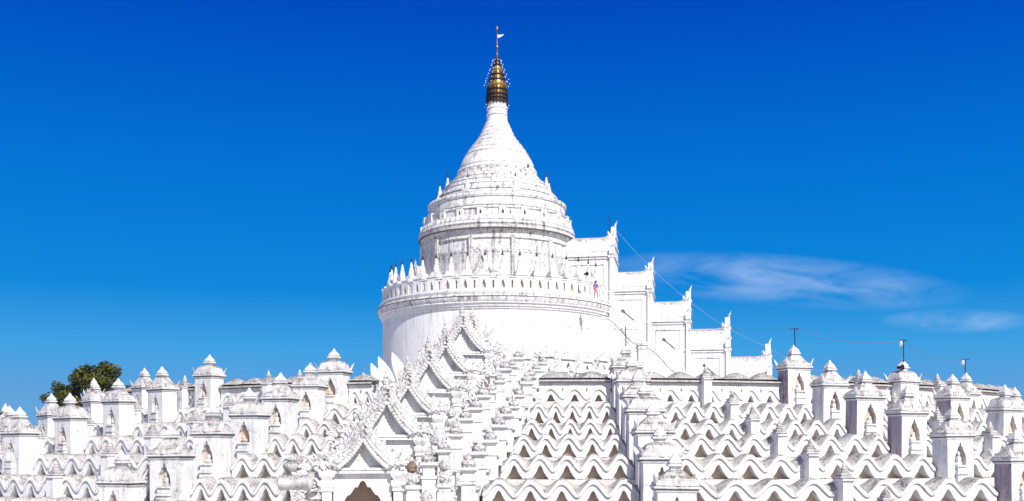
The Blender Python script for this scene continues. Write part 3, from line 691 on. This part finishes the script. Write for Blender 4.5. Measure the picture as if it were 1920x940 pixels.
for tier, (Rr, zb, n0) in enumerate(((17.2, 5.5, 0), (14.9, 6.9, 1))):
    a = -78; cnt = 0
    while a <= 66:
        if a > 1:
            t = ls0 if first else copy_tree(ls0); first = False
            ar = R_(a+n0*2.4); t.location = ring(Rr, ar, zb, PC); t.rotation_euler = (0, 0, ar); s = random.uniform(.98, 1.12); t.scale = (s, s, s*random.uniform(.95, 1.15))
            WN = ('first', 'second', 'third', 'fourth', 'fifth', 'sixth', 'seventh', 'eighth', 'ninth', 'tenth', 'eleventh', 'twelfth', 'thirteenth', 'fourteenth', 'fifteenth', 'sixteenth', 'seventeenth')
            t['label'] = 'small flame-leaf niche shrine, %s from left in the %s tier at the drum foot' % (WN[min(cnt, 16)], ('front', 'rear')[tier])
            cnt += 1
        a += 7.6 if tier == 0 else 8.6
g = MB(); g.lathe([(19.5, 3.30), (19.5, 4.2), (18.2, 4.3), (18.2, 5.48), (15.8, 5.5), (15.8, 6.88), (12, 6.9)], 96, (PC[0], PC[1], 0))
tag(g.build('plinth', M_WHITE), 'low stepped white plinth ringing the foot of the pagoda drum', 'plinth')
# large leaves standing on the left shoulder of the plinth
for i, (px, py, h) in enumerate(((684, 706, .9), (699, 700, 1.0), (716, 688, 1.3), (731, 680, 1.5), (757, 674, 1.6))):
    d = 96; p = at(px, py+18, d); mb = MB(); mb.leaf((0, 0, -1.2), (-.28, 0, 1), (1, 0, 0), h+1.2, .85, .35, V((-.30, 0, .0)))
    mb.rect([(.45, -3.6), (.45, -.9), (.3, -.6)])
    o = mb.build('leaf_acroterion', M_WHITE, None, 50); o.location = p
    tag(o, ('%s smooth white leaf ornament left of the topmost gateway, against the sky and drum' % ('leftmost', 'second', 'middle', 'fourth', 'rightmost')[i]), 'ornament', 'tall leaf ornaments beside the drum')

# ------------------------------------------------------------ the carved gateways climbing to the pagoda
GATES = [(680, 828, 50.5, 1.24, 1.5, 620, 'lowest'), (724, 757, 56, 1.35, 1.9, 0, 'second'), (764, 728, 62, 1.35, 1.7, 0, 'third'), (803, 682, 68.5, 1.4, 1.9, 0, 'fourth'), (834, 652, 76, 1.5, 2.0, 0, 'fifth'), (866, 612, 85, 1.7, 2.3, 0, 'sixth'), (886, 618, 93, 1.6, 2.0, 0, 'topmost')]
prevp = None
for gi, (px, py, d, hw, h, _, nm) in enumerate(GATES):
    p = at(px, py, d); zap = p.z; zb = zap-h-4.2
    yaw = R_(9)
    t = thing('carved_gateway', '%s of the carved white flame-gabled gateways climbing to the pagoda' % nm, 'gateway', (p.x, p.y, zb), yaw, 'flame-gabled gateways up the central stair')
    L0 = 4.2                                                 # lintel height above origin
    mb = MB(); niche_front(mb, hw+.12, 0, L0, -.1, .95, 2.2, 1.66, 1.0)
    mb.add([(-hw-.12, -.1, 0), (-hw-.12, -.1, L0), (-hw-.12, 1.0, L0), (-hw-.12, 1.0, 0)], [(0, 1, 2, 3)]); mb.add([(hw+.12, -.1, 0), (hw+.12, 1.0, 0), (hw+.12, 1.0, L0), (hw+.12, -.1, L0)], [(0, 1, 2, 3)])
    mb.build('gate_wall', M_WHITE, t)
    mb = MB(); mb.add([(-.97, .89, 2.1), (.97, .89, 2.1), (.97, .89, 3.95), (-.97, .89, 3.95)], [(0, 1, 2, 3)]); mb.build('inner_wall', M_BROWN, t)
    mb = MB(); mb.box((0, -.12, L0+.06), (hw*2+.5, .5, .13)); mb.box((0, -.16, L0+.20), (hw*2+.3, .5, .12)); mb.build('lintel', M_WHITE, t)
    mb = MB(); n = 12; tri = []
    for i in range(n+1): q = i/n; tri.append((hw*(1-q**.82), L0+.22+(h-.2)*(q**.78*.55+.45*q**1.9)))
    poly = tri+[(-x, z) for x, z in reversed(tri[:-1])]
    mb.loft([[(x, -.05, z) for x, z in poly], [(x, .5, z) for x, z in poly]]); mb.build('pediment', M_WHITE, t, 0)
    mb = MB(); sc = MB(); flame_rim(mb, hw+.05, h, -.30, .20, .32, 1, sc, .62, 0, L0+.2)
    flame_rim(mb, hw+.32, h+.32, -.20, .20, .32, 1, None, .35, 0, L0+.2)
    flame_rim(mb, hw+.58, h+.60, -.05, .20, .32, 4, None, .6, 0, L0+.2)
    mb.build('flame_rim', M_CARVE, t, 50); sc.build('scalloped_edge', M_WHITE, t)
    mb = MB(); mb.lathe([(.26, 0), (.3, .1), (.16, .2), (.22, .34), (.24, .45), (.12, .55), (.15, .62), (.06, .8), (.09, .88), (.02, 1.1)], 8, (0, -.1, L0+h+.75))
    for sx in (-1, 1): mb.leaf((sx*.30, -.05, L0+h+.35), (sx*.2, 0, 1), (1, 0, 0), .7, .16, .1, V((sx*.08, 0, 0)))
    mb.build('crest_finial', M_CARVE, t, 40)
    # vaulted roof running back to the next gate
    mb = MB(); back = 5.2 if gi < 6 else 3
    mb.loft([[(x*.97, .5, z-.05) for x, z in poly], [(x*.97, back, z-.05+(1.0 if gi < 6 else 0)) for x, z in poly]]); mb.build('roof', M_CARVE, t, 40)
    for sx in (-1, 1):
        x = sx*(hw+.42)
        mb = MB(); mb.rect([(.30, 0), (.30, .5), (.22, .6), (.22, L0-.9), (.30, L0-.82), (.26, L0-.7), (.34, L0-.55), (.34, L0-.35), (.24, L0-.3), (.36, L0-.1), (.40, L0+.02), (.40, L0+.12)], (x, -.1, 0)); mb.build('column', M_WHITE, t)
        mb = MB(); x2 = sx*(hw+1.05)
        mb.rect([(.36, 0), (.36, 1.0), (.28, 1.1), (.26, L0-1.3), (.38, L0-1.2), (.40, L0-.95), (.30, L0-.9)], (x2, .2, 0)); mb.build('outer_pier', M_CARVE, t)
        mb = MB()
        for j in range(3): mb.leaf((x2+sx*random.uniform(-.25, .35), .1-random.random()*.3, L0-1.0+j*.16), (sx*(.2+.12*j), -.25, 1), (1, 0, 0), .75, .26, .16, V((sx*.2, 0, 0)))
        for (cx_, cz_, R0, dr) in ((x2+sx*.05, L0-.55, .40, 1), (x2+sx*.42, L0+.15, .30, 1), (x2-sx*.25, L0+.30, .26, -1)):
            sp_ = []
            for q in range(22):
                th = q/21*3.6*pi; rr_ = R0*(1-.80*q/21); sp_.append((cx_+sx*dr*rr_*cos(th-.6), -.42, cz_+rr_*sin(th-.6)))
            mb.tube(sp_, .085, 6, .05)
        mb.build('scroll_cluster', M_WHITE, t, 50)
    # side wall below the roof so that the stair reads as one climbing mass
    mb = MB()
    for sx in (-1, 1): mb.box((sx*(hw+.0), 2.9, L0/2+.3), (.5, 5.4, L0+.5))
    mb.build('passage_wall', M_CARVE, t)
    # guardian on its pedestal at the right foot of every gable
for gi, (px, py, d, nm) in enumerate(((772, 870, 48.2, 'at the right foot of the lowest gateway'), (815, 820, 53.5, 'at the right foot of the second gateway'), (846, 770, 59, 'at the right foot of the third gateway'),
        (833, 866, 47.6, 'between two piers on the lower stair flank'), (910, 720, 70, 'high beside the fifth gateway'), (799, 926, 46.5, 'at the bottom edge beside the lowest gateway'))):
        gp = at(px, py, d)-V((0, 0, .62))
        gd = thing('guardian_statue', 'weathered stone guardian head %s' % nm, 'statue', gp, R_(random.uniform(0, 30)), 'guardian heads beside the gateways')
        gd.scale = (.66, .66, .66)
        mb = MB(); mb.ball((0, 0, .62), .36, 12, 8, (1, .95, 1.1)); mb.ball((0, -.30, .50), .17, 8, 5, (1, .9, .7)); mb.ball((-.14, -.32, .74), .075, 6, 4); mb.ball((.14, -.32, .74), .075, 6, 4)
        mb.ball((0, 0, .98), .2, 8, 5)
        for j in range(9):
            a = pi*j/8; mb.leaf((.32*cos(a), .05, .64+.30*sin(a)), (cos(a), 0, sin(a)+.2), (-sin(a), 0, cos(a)), .15, .10, .12)
        mb.build('head', M_HEAD if gi in (0, 4) else M_GREY, gd, 40)
        mb = MB(); mb.loft([[(w*cos(2*pi*j/10), .8*w*sin(2*pi*j/10), z) for j in range(10)] for w, z in ((.3, -.5), (.42, -.2), (.46, .05), (.34, .28), (.22, .42))]); mb.leaf((-.38, -.1, -.3), (-.2, -.2, 1), (1, 0, 0), .6, .15, .12); mb.leaf((.38, -.1, -.3), (.2, -.2, 1), (1, 0, 0), .6, .15, .12)
        mb.build('shoulders', M_CARVE, gd, 40)
        mb = MB(); mb.rect([(.52, -3.2), (.52, -1.1), (.42, -1.05), (.42, -.85), (.55, -.78), (.60, -.6), (.46, -.5)]); mb.build('pedestal', M_WHITE, gd)

# stair flank: stepped masonry with lotus-capped piers, right of the gateways
FL = []
for i in range(11):
    q = i/10; d = 50.0+q*30; x = -1.75+q*4.3; zt = -1.3+q*7.6
    FL.append((x, d, zt))
fl = thing('stair_flank', 'stepped white masonry flank right of the carved gateways, crowded with moulded blocks', 'stair wall', (0, 60, -5.5))
mb = MB()
for i, (x, d, zt) in enumerate(FL):
    zb = -5.5; mb.box((x-1.3, d+1.4-60, (zt+zb)/2+5.5-.4), (2.9, 2.9, zt-zb))
mb.build('masonry', M_WHITE, fl)
mb = MB()
for i, (x, d, zt) in enumerate(FL):
    mb.box((x-1.3, d+1.35-60, zt+5.5-.42), (3.05, 3.1, .13))
    for j in range(7): mb.box((x-2.6+j*.42, d-.10-60, zt+5.5-1.6), (.20, .20, 2.2))
mb.build('mouldings', M_CARVE, fl)
def make_pier():
    t = thing('lotus_pier', 'x', 'pier', (0, 0, 0), 0, 'lotus-capped piers stepping down beside the gateways')
    mb = MB(); mb.rect([(.40, -1.2), (.40, .3), (.48, .36), (.48, .5), (.34, .56), (.34, 1.0), (.44, 1.06)]); mb.build('shaft', M_WHITE, t)
    mb = MB(); mb.rect([(.44, 1.06), (.54, 1.16), (.54, 1.3), (.40, 1.36)]); mb.build('capital', M_WHITE, t)
    mb = MB(); mb.lathe([(.30, 1.36), (.42, 1.5), (.40, 1.62), (.2, 1.74), (.24, 1.82), (.10, 1.95), (.02, 2.2)], 10)
    for j in range(8):
        a = 2*pi*j/8; mb.leaf((.33*cos(a), .33*sin(a), 1.36), (cos(a)*.5, sin(a)*.5, 1), (-sin(a), cos(a), 0), .34, .15, .05)
    mb.build('lotus_bud', M_CARVE, t, 40)
    return t
pr0 = make_pier(); first = True
for i, (x, d, zt) in enumerate(FL):
    for j, (dx, dz) in enumerate(((-.35, 0), (-2.15, .3))):
        t = pr0 if first else copy_tree(pr0); first = False
        t.location = (x+dx+random.uniform(-.1, .1), d-.25+random.uniform(-.2, .2), zt+dz-.5-random.uniform(0, .25)); t.rotation_euler = (0, 0, R_(random.uniform(-4, 14))); s = random.uniform(.72, .9); t.scale = (s, s, s)
        t['label'] = 'lotus-capped white pier, %s on the %s step of the right stair flank' % (('right one', 'left one')[j], ('lowest', 'second lowest', 'third lowest', 'fourth lowest', 'fifth lowest', 'middle', 'fifth highest', 'fourth highest', 'third highest', 'second highest', 'highest')[i])
# left flank
fl2 = thing('stair_flank', 'plain white stepped masonry hidden left of the carved gateways', 'stair wall', (-9, 60, -5.5))
mb = MB()
for i in range(8):
    d = 55+i*4; zt = -1.9+i*.95; mb.box((-.3+i*.1, d-60, (zt+5.5)/2), (3.4, 4, zt+5.5))
mb.build('masonry', M_CARVE, fl2)
for i, (px, py, d) in enumerate(((548, 873, 50), (553, 905, 49))):
    p = at(px, py, d); mb = MB()
    if i == 0: mb.lathe([(.30, -.3), (.42, -.15), (.46, .0), (.36, .14), (.18, .2), (.22, .26), (.14, .4)], 14)
    else: mb.loft([[(x, .36*r*cos(a), .36*r*sin(a)) for a in [2*pi*j/12 for j in range(12)]] for x, r in ((-.75, .7), (-.7, 1), (.2, 1.0), (.5, .8), (.7, 1.05), (.8, .7))])
    o = mb.build('stone_pot' if i == 0 else 'stone_drum', M_GREY, None, 40); o.location = p
    tag(o, ('squat weathered stone pot standing left of the lowest gateway', 'fallen round stone roller lying left of the lowest gateway')[i], ('pot', 'stone')[i])

# ------------------------------------------------------------ leafy niche clutter right of the topmost gateways
for i, (px, py, d, h) in enumerate(((918, 668, 90, 1.8), (949, 690, 88, 1.6), (896, 634, 90, 1.9), (975, 700, 86, 1.2), (932, 700, 84, 1.5), (960, 722, 80, 1.2))):
    p = at(px, py, d); mb = MB()
    mb.rect([(.7, -5), (.7, -.4), (.8, -.3), (.8, -.1), (.6, 0)])
    for j in range(5):
        a = -.9+.45*j; mb.leaf((.55*sin(a)*1.2, -.3, -.1), (sin(a), 0, cos(a)+.4), (cos(a), 0, -sin(a)), h*(1-.25*abs(a)), .24, .14, V((.12*sin(a), 0, 0)))
    o = mb.build('flame_crest', M_CARVE, None, 40); o.location = p; o.rotation_euler = (0, 0, R_(12))
    tag(o, 'carved white flame crest, %s in the group right of the topmost gateways' % ('second highest', 'third highest', 'highest', 'rightmost', 'middle', 'lowest')[i], 'ornament', 'flame crests right of the topmost gateways')

# ------------------------------------------------------------ poles, lamps, cables
def pole(px, py_top, py_base, d, label, bar=True, lamp=True, on=None):
    p = at(px, py_base, d)
    if on:
        a, zc = SHR[on]; p = ring(RK[on[1]-1]+.35, a, zc+1.35)
    d = p.y; hgt = (HZ-py_top)*d/F-p.z
    t = thing('lamp_pole', label, 'pole', p, 0, 'thin metal poles carrying cables')
    MB().tube([(0, 0, 0), (-.02, 0, hgt)], .034, 6).build('mast', M_DARKM, t)
    if bar: MB().box((0, 0, hgt), (.58, .05, .05)).build('crossbar', M_DARKM, t)
    if lamp: MB().lathe([(.05, 0), (.12, -.08), (.14, -.28), (.08, -.4), (.02, -.44)], 8, (-.2, 0, hgt-.05)).build('lamp', M_SILVER, t)
    return V((p.x, p.y, p.z+hgt))
d1 = ring(RK[0], SHR['R', 1][0], 0).y; d2 = ring(RK[0], SHR['R2', 1][0], 0).y; d3 = ring(RK[0], SHR['R3', 1][0], 0).y
q0 = pole(1171, 612, 668, ring(RK[0], SHR['C', 1][0], 0).y, 'thin lamp pole on the shrine just right of the carved gateways', False, True, ('C', 1))
q1 = pole(1466, 617, 662, d1, 'thin pole with a tilted bar on the shrine right of the covered stairway', True, False, ('R', 1))
q2 = pole(1687, 638, 682, d2, 'thin T-shaped pole with a white lamp on the middle right shrine', True, True, ('R2', 1))
q3 = pole(1801, 674, 712, d3, 'thin T-shaped pole nearest the right edge of the skyline', True, True, ('R3', 1))
q4 = pole(1143, 400, 440, 115.5, 'thin lightning rod above the highest bay of the covered stairway', False, False)
def sag(a, b, s, n=14): return [a.lerp(b, i/n)-V((0, 0, s*4*(i/n)*(1-i/n))) for i in range(n+1)]
def cable(name, label, pts, r=.028, m=None):
    base = pts[0]; mb = MB(); mb.tube([p-base for p in pts], r, 5); o = mb.build(name, m or M_CABLE, None); o.location = base; tag(o, label, 'cable'); return o
cable('power_cable', 'thin dark power cable strung across the right shrines from pole to pole', sag(at(900, 604, 100), q1, .35)+sag(q1, q2, .5)[1:]+sag(q2, q3, .6)[1:], .015)
cable('festoon_cable', 'pale cable sloping down from the highest gable over the right-hand roofs', sag(at(1152, 428, 115), at(1437, 650, 112.5), 1.6)+sag(at(1437, 650, 112.5), at(1730, 706, 90), 1.5)[1:]+sag(at(1730, 706, 90), at(1925, 742, 84), .6)[1:], .014, M_LINE)
for px, py, d, lb in ((1098, 514, 107.5, 'black loudspeaker horn on the balustrade where the covered stair meets the drum'), (round(CX+F*(q2.x-.28)/q2.y), round(HZ-F*(ring(0, 0, SHR['R2', 1][1]+1.12).z)/q2.y), q2.y-.35, 'small black loudspeaker box on the middle right shrine'),):
    t = thing('loudspeaker', lb, 'loudspeaker', at(px, py, d), R_(35)); t.scale = (.6, .6, .6); MB().box((0, .15, 0), (.3, .3, .3)).build('case', M_DARKM, t); MB().loft([[(r*cos(2*pi*j/10), y, r*1.0*sin(2*pi*j/10)) for j in range(10)] for r, y in ((.12, 0), (.2, -.2), (.36, -.42))]).build('horn', M_DARKM, t)

# ------------------------------------------------------------ the visitor on the drum terrace
def skin_body(name, joints, edges, radii, mat, parent):
    me = bpy.data.meshes.new(name); me.from_pydata(joints, edges, []); o = bpy.data.objects.new(name, me); COL.objects.link(o); me.materials.append(mat); o.parent = parent
    md = o.modifiers.new('skin', 'SKIN')
    for i, r in enumerate(radii): me.skin_vertices[0].data[i].radius = r if isinstance(r, tuple) else (r, r)
    me.skin_vertices[0].data[0].use_root = True
    md.use_smooth_shade = True; s = o.modifiers.new('sub', 'SUBSURF'); s.levels = 2; s.render_levels = 2; return o
pp = at(1117, 560, 106.2)
per = thing('person', 'person with dark hair, purple shirt and pink shorts beside the drum balustrade', 'person', pp, R_(30))
J = [(0, 0, .92), (0, 0, 1.15), (0, .0, 1.38), (0, -.02, 1.50), (0, -.03, 1.62), (.17, 0, 1.40), (.24, -.06, 1.14), (.18, -.22, .98), (-.17, 0, 1.40), (-.28, .02, 1.14), (-.30, -.10, .92),
     (.10, -.02, .86), (.13, -.16, .48), (.12, -.06, .08), (.12, -.20, .04), (-.10, 0, .86), (-.12, .02, .46), (-.12, .12, .06), (-.12, -.02, .03)]
E_ = [(0, 1), (1, 2), (2, 3), (3, 4), (2, 5), (5, 6), (6, 7), (2, 8), (8, 9), (9, 10), (0, 11), (11, 12), (12, 13), (13, 14), (0, 15), (15, 16), (16, 17), (17, 18)]
RD = [.13, (.14, .10), (.15, .10), .05, .09, .06, .045, .032, .06, .045, .032, .09, .06, .042, .035, .09, .06, .042, .035]
skin_body('body', J, E_, RD, M_SKIN, per)
skin_body('shirt', [J[0], J[1], J[2], J[5], J[6], J[8], J[9]], [(0, 1), (1, 2), (2, 3), (3, 4), (2, 5), (5, 6)], [(.15, .13), (.165, .125), (.165, .125), .08, .065, .08, .065], M_SHIRT, per)
skin_body('shorts', [(0, 0, .94), J[11], (.125, -.13, .56), J[15], (-.115, .02, .56)], [(0, 1), (1, 2), (0, 3), (3, 4)], [(.15, .13), .11, .085, .11, .085], M_PINK, per)
mb = MB(); mb.ball((0, .02, 1.66), .118, 12, 8, (1, 1, 1.1)); mb.ball((0, .07, 1.52), .10, 10, 6, (1, .6, 1.3)); mb.build('hair', M_HAIR, per)
mb = MB()
mb.ball((0, -.115, 1.635), .02, 6, 4, (.8, 1, 1.2)); mb.ball((0, -.105, 1.585), .022, 6, 4, (1.3, .5, .4)); mb.ball((-.035, -.10, 1.655), .013, 6, 4); mb.ball((.035, -.10, 1.655), .013, 6, 4)
mb.build('face', M_SKIN, per)

# ------------------------------------------------------------ trees
def tree(px, py_top, d, rx, rz, label, nleaf, seed, tz=-5.6):
    rnd = random.Random(seed); top = at(px, py_top, d); base = V((top.x, top.y, tz)); cz = top.z-rz-tz
    t = thing('broadleaf_tree', label, 'tree', base, 0)
    mb = MB(); mb.tube([(0, 0, 0), (.2, .1, cz*.35), (-.1, 0, cz*.75)], .45, 10, .28)
    ends = []
    for i in range(9):
        a = i*2.4; q = V((rx*.6*cos(a), rx*.5*sin(a), cz+rz*rnd.uniform(-.5, .6))); mb.tube([(0, 0, cz*(.5+.03*i)), q*.5+V((0, 0, cz*.45)), q], .2, 6, .04)
    mb.build('trunk', M_BARK, t)
    clumps = []
    for i in range(46):
        u, v, w = rnd.gauss(0, 1), rnd.gauss(0, 1), rnd.gauss(0, 1); l = math.sqrt(u*u+v*v+w*w); r = rnd.uniform(.45, 1)**.6
        clumps.append((u/l*rx*r*.82, v/l*rx*r*.8, cz+w/l*rz*r*.82-abs(u/l)*rz*.15, rnd.uniform(.14, .26)*rx))
    mb = MB()
    for i in range(nleaf):
        c = clumps[rnd.randrange(len(clumps))]; u, v, w = rnd.gauss(0, 1), rnd.gauss(0, 1), rnd.gauss(0, 1); l = math.sqrt(u*u+v*v+w*w) or 1; r = c[3]*rnd.random()**.35
        p = V((c[0]+u/l*r, c[1]+v/l*r, c[2]+w/l*r*.8)); s = rnd.uniform(.13, .26)
        a = V((rnd.gauss(0, 1), rnd.gauss(0, 1), rnd.gauss(0, .5))).normalized(); b = a.cross(V((rnd.gauss(0, 1), rnd.gauss(0, 1), 1+rnd.random()))).normalized()
        mb.add([p-a*s, p-b*s*.5, p+a*s, p+b*s*.5], [(0, 1, 2, 3)])
    mb.build('crown', M_LEAF, t, 0)
tree(180, 664, 150, 6.6, 5.6, 'dark green bushy tree with yellowing leaves behind the left shrines', 21000, 3)
tree(122, 704, 152, 3.8, 3.8, 'small dark tree leaning out left of the big tree behind the shrines', 5000, 5)
tree(12, 764, 150, 1.9, 2.2, 'small treetop just visible at the far left edge', 2500, 9)
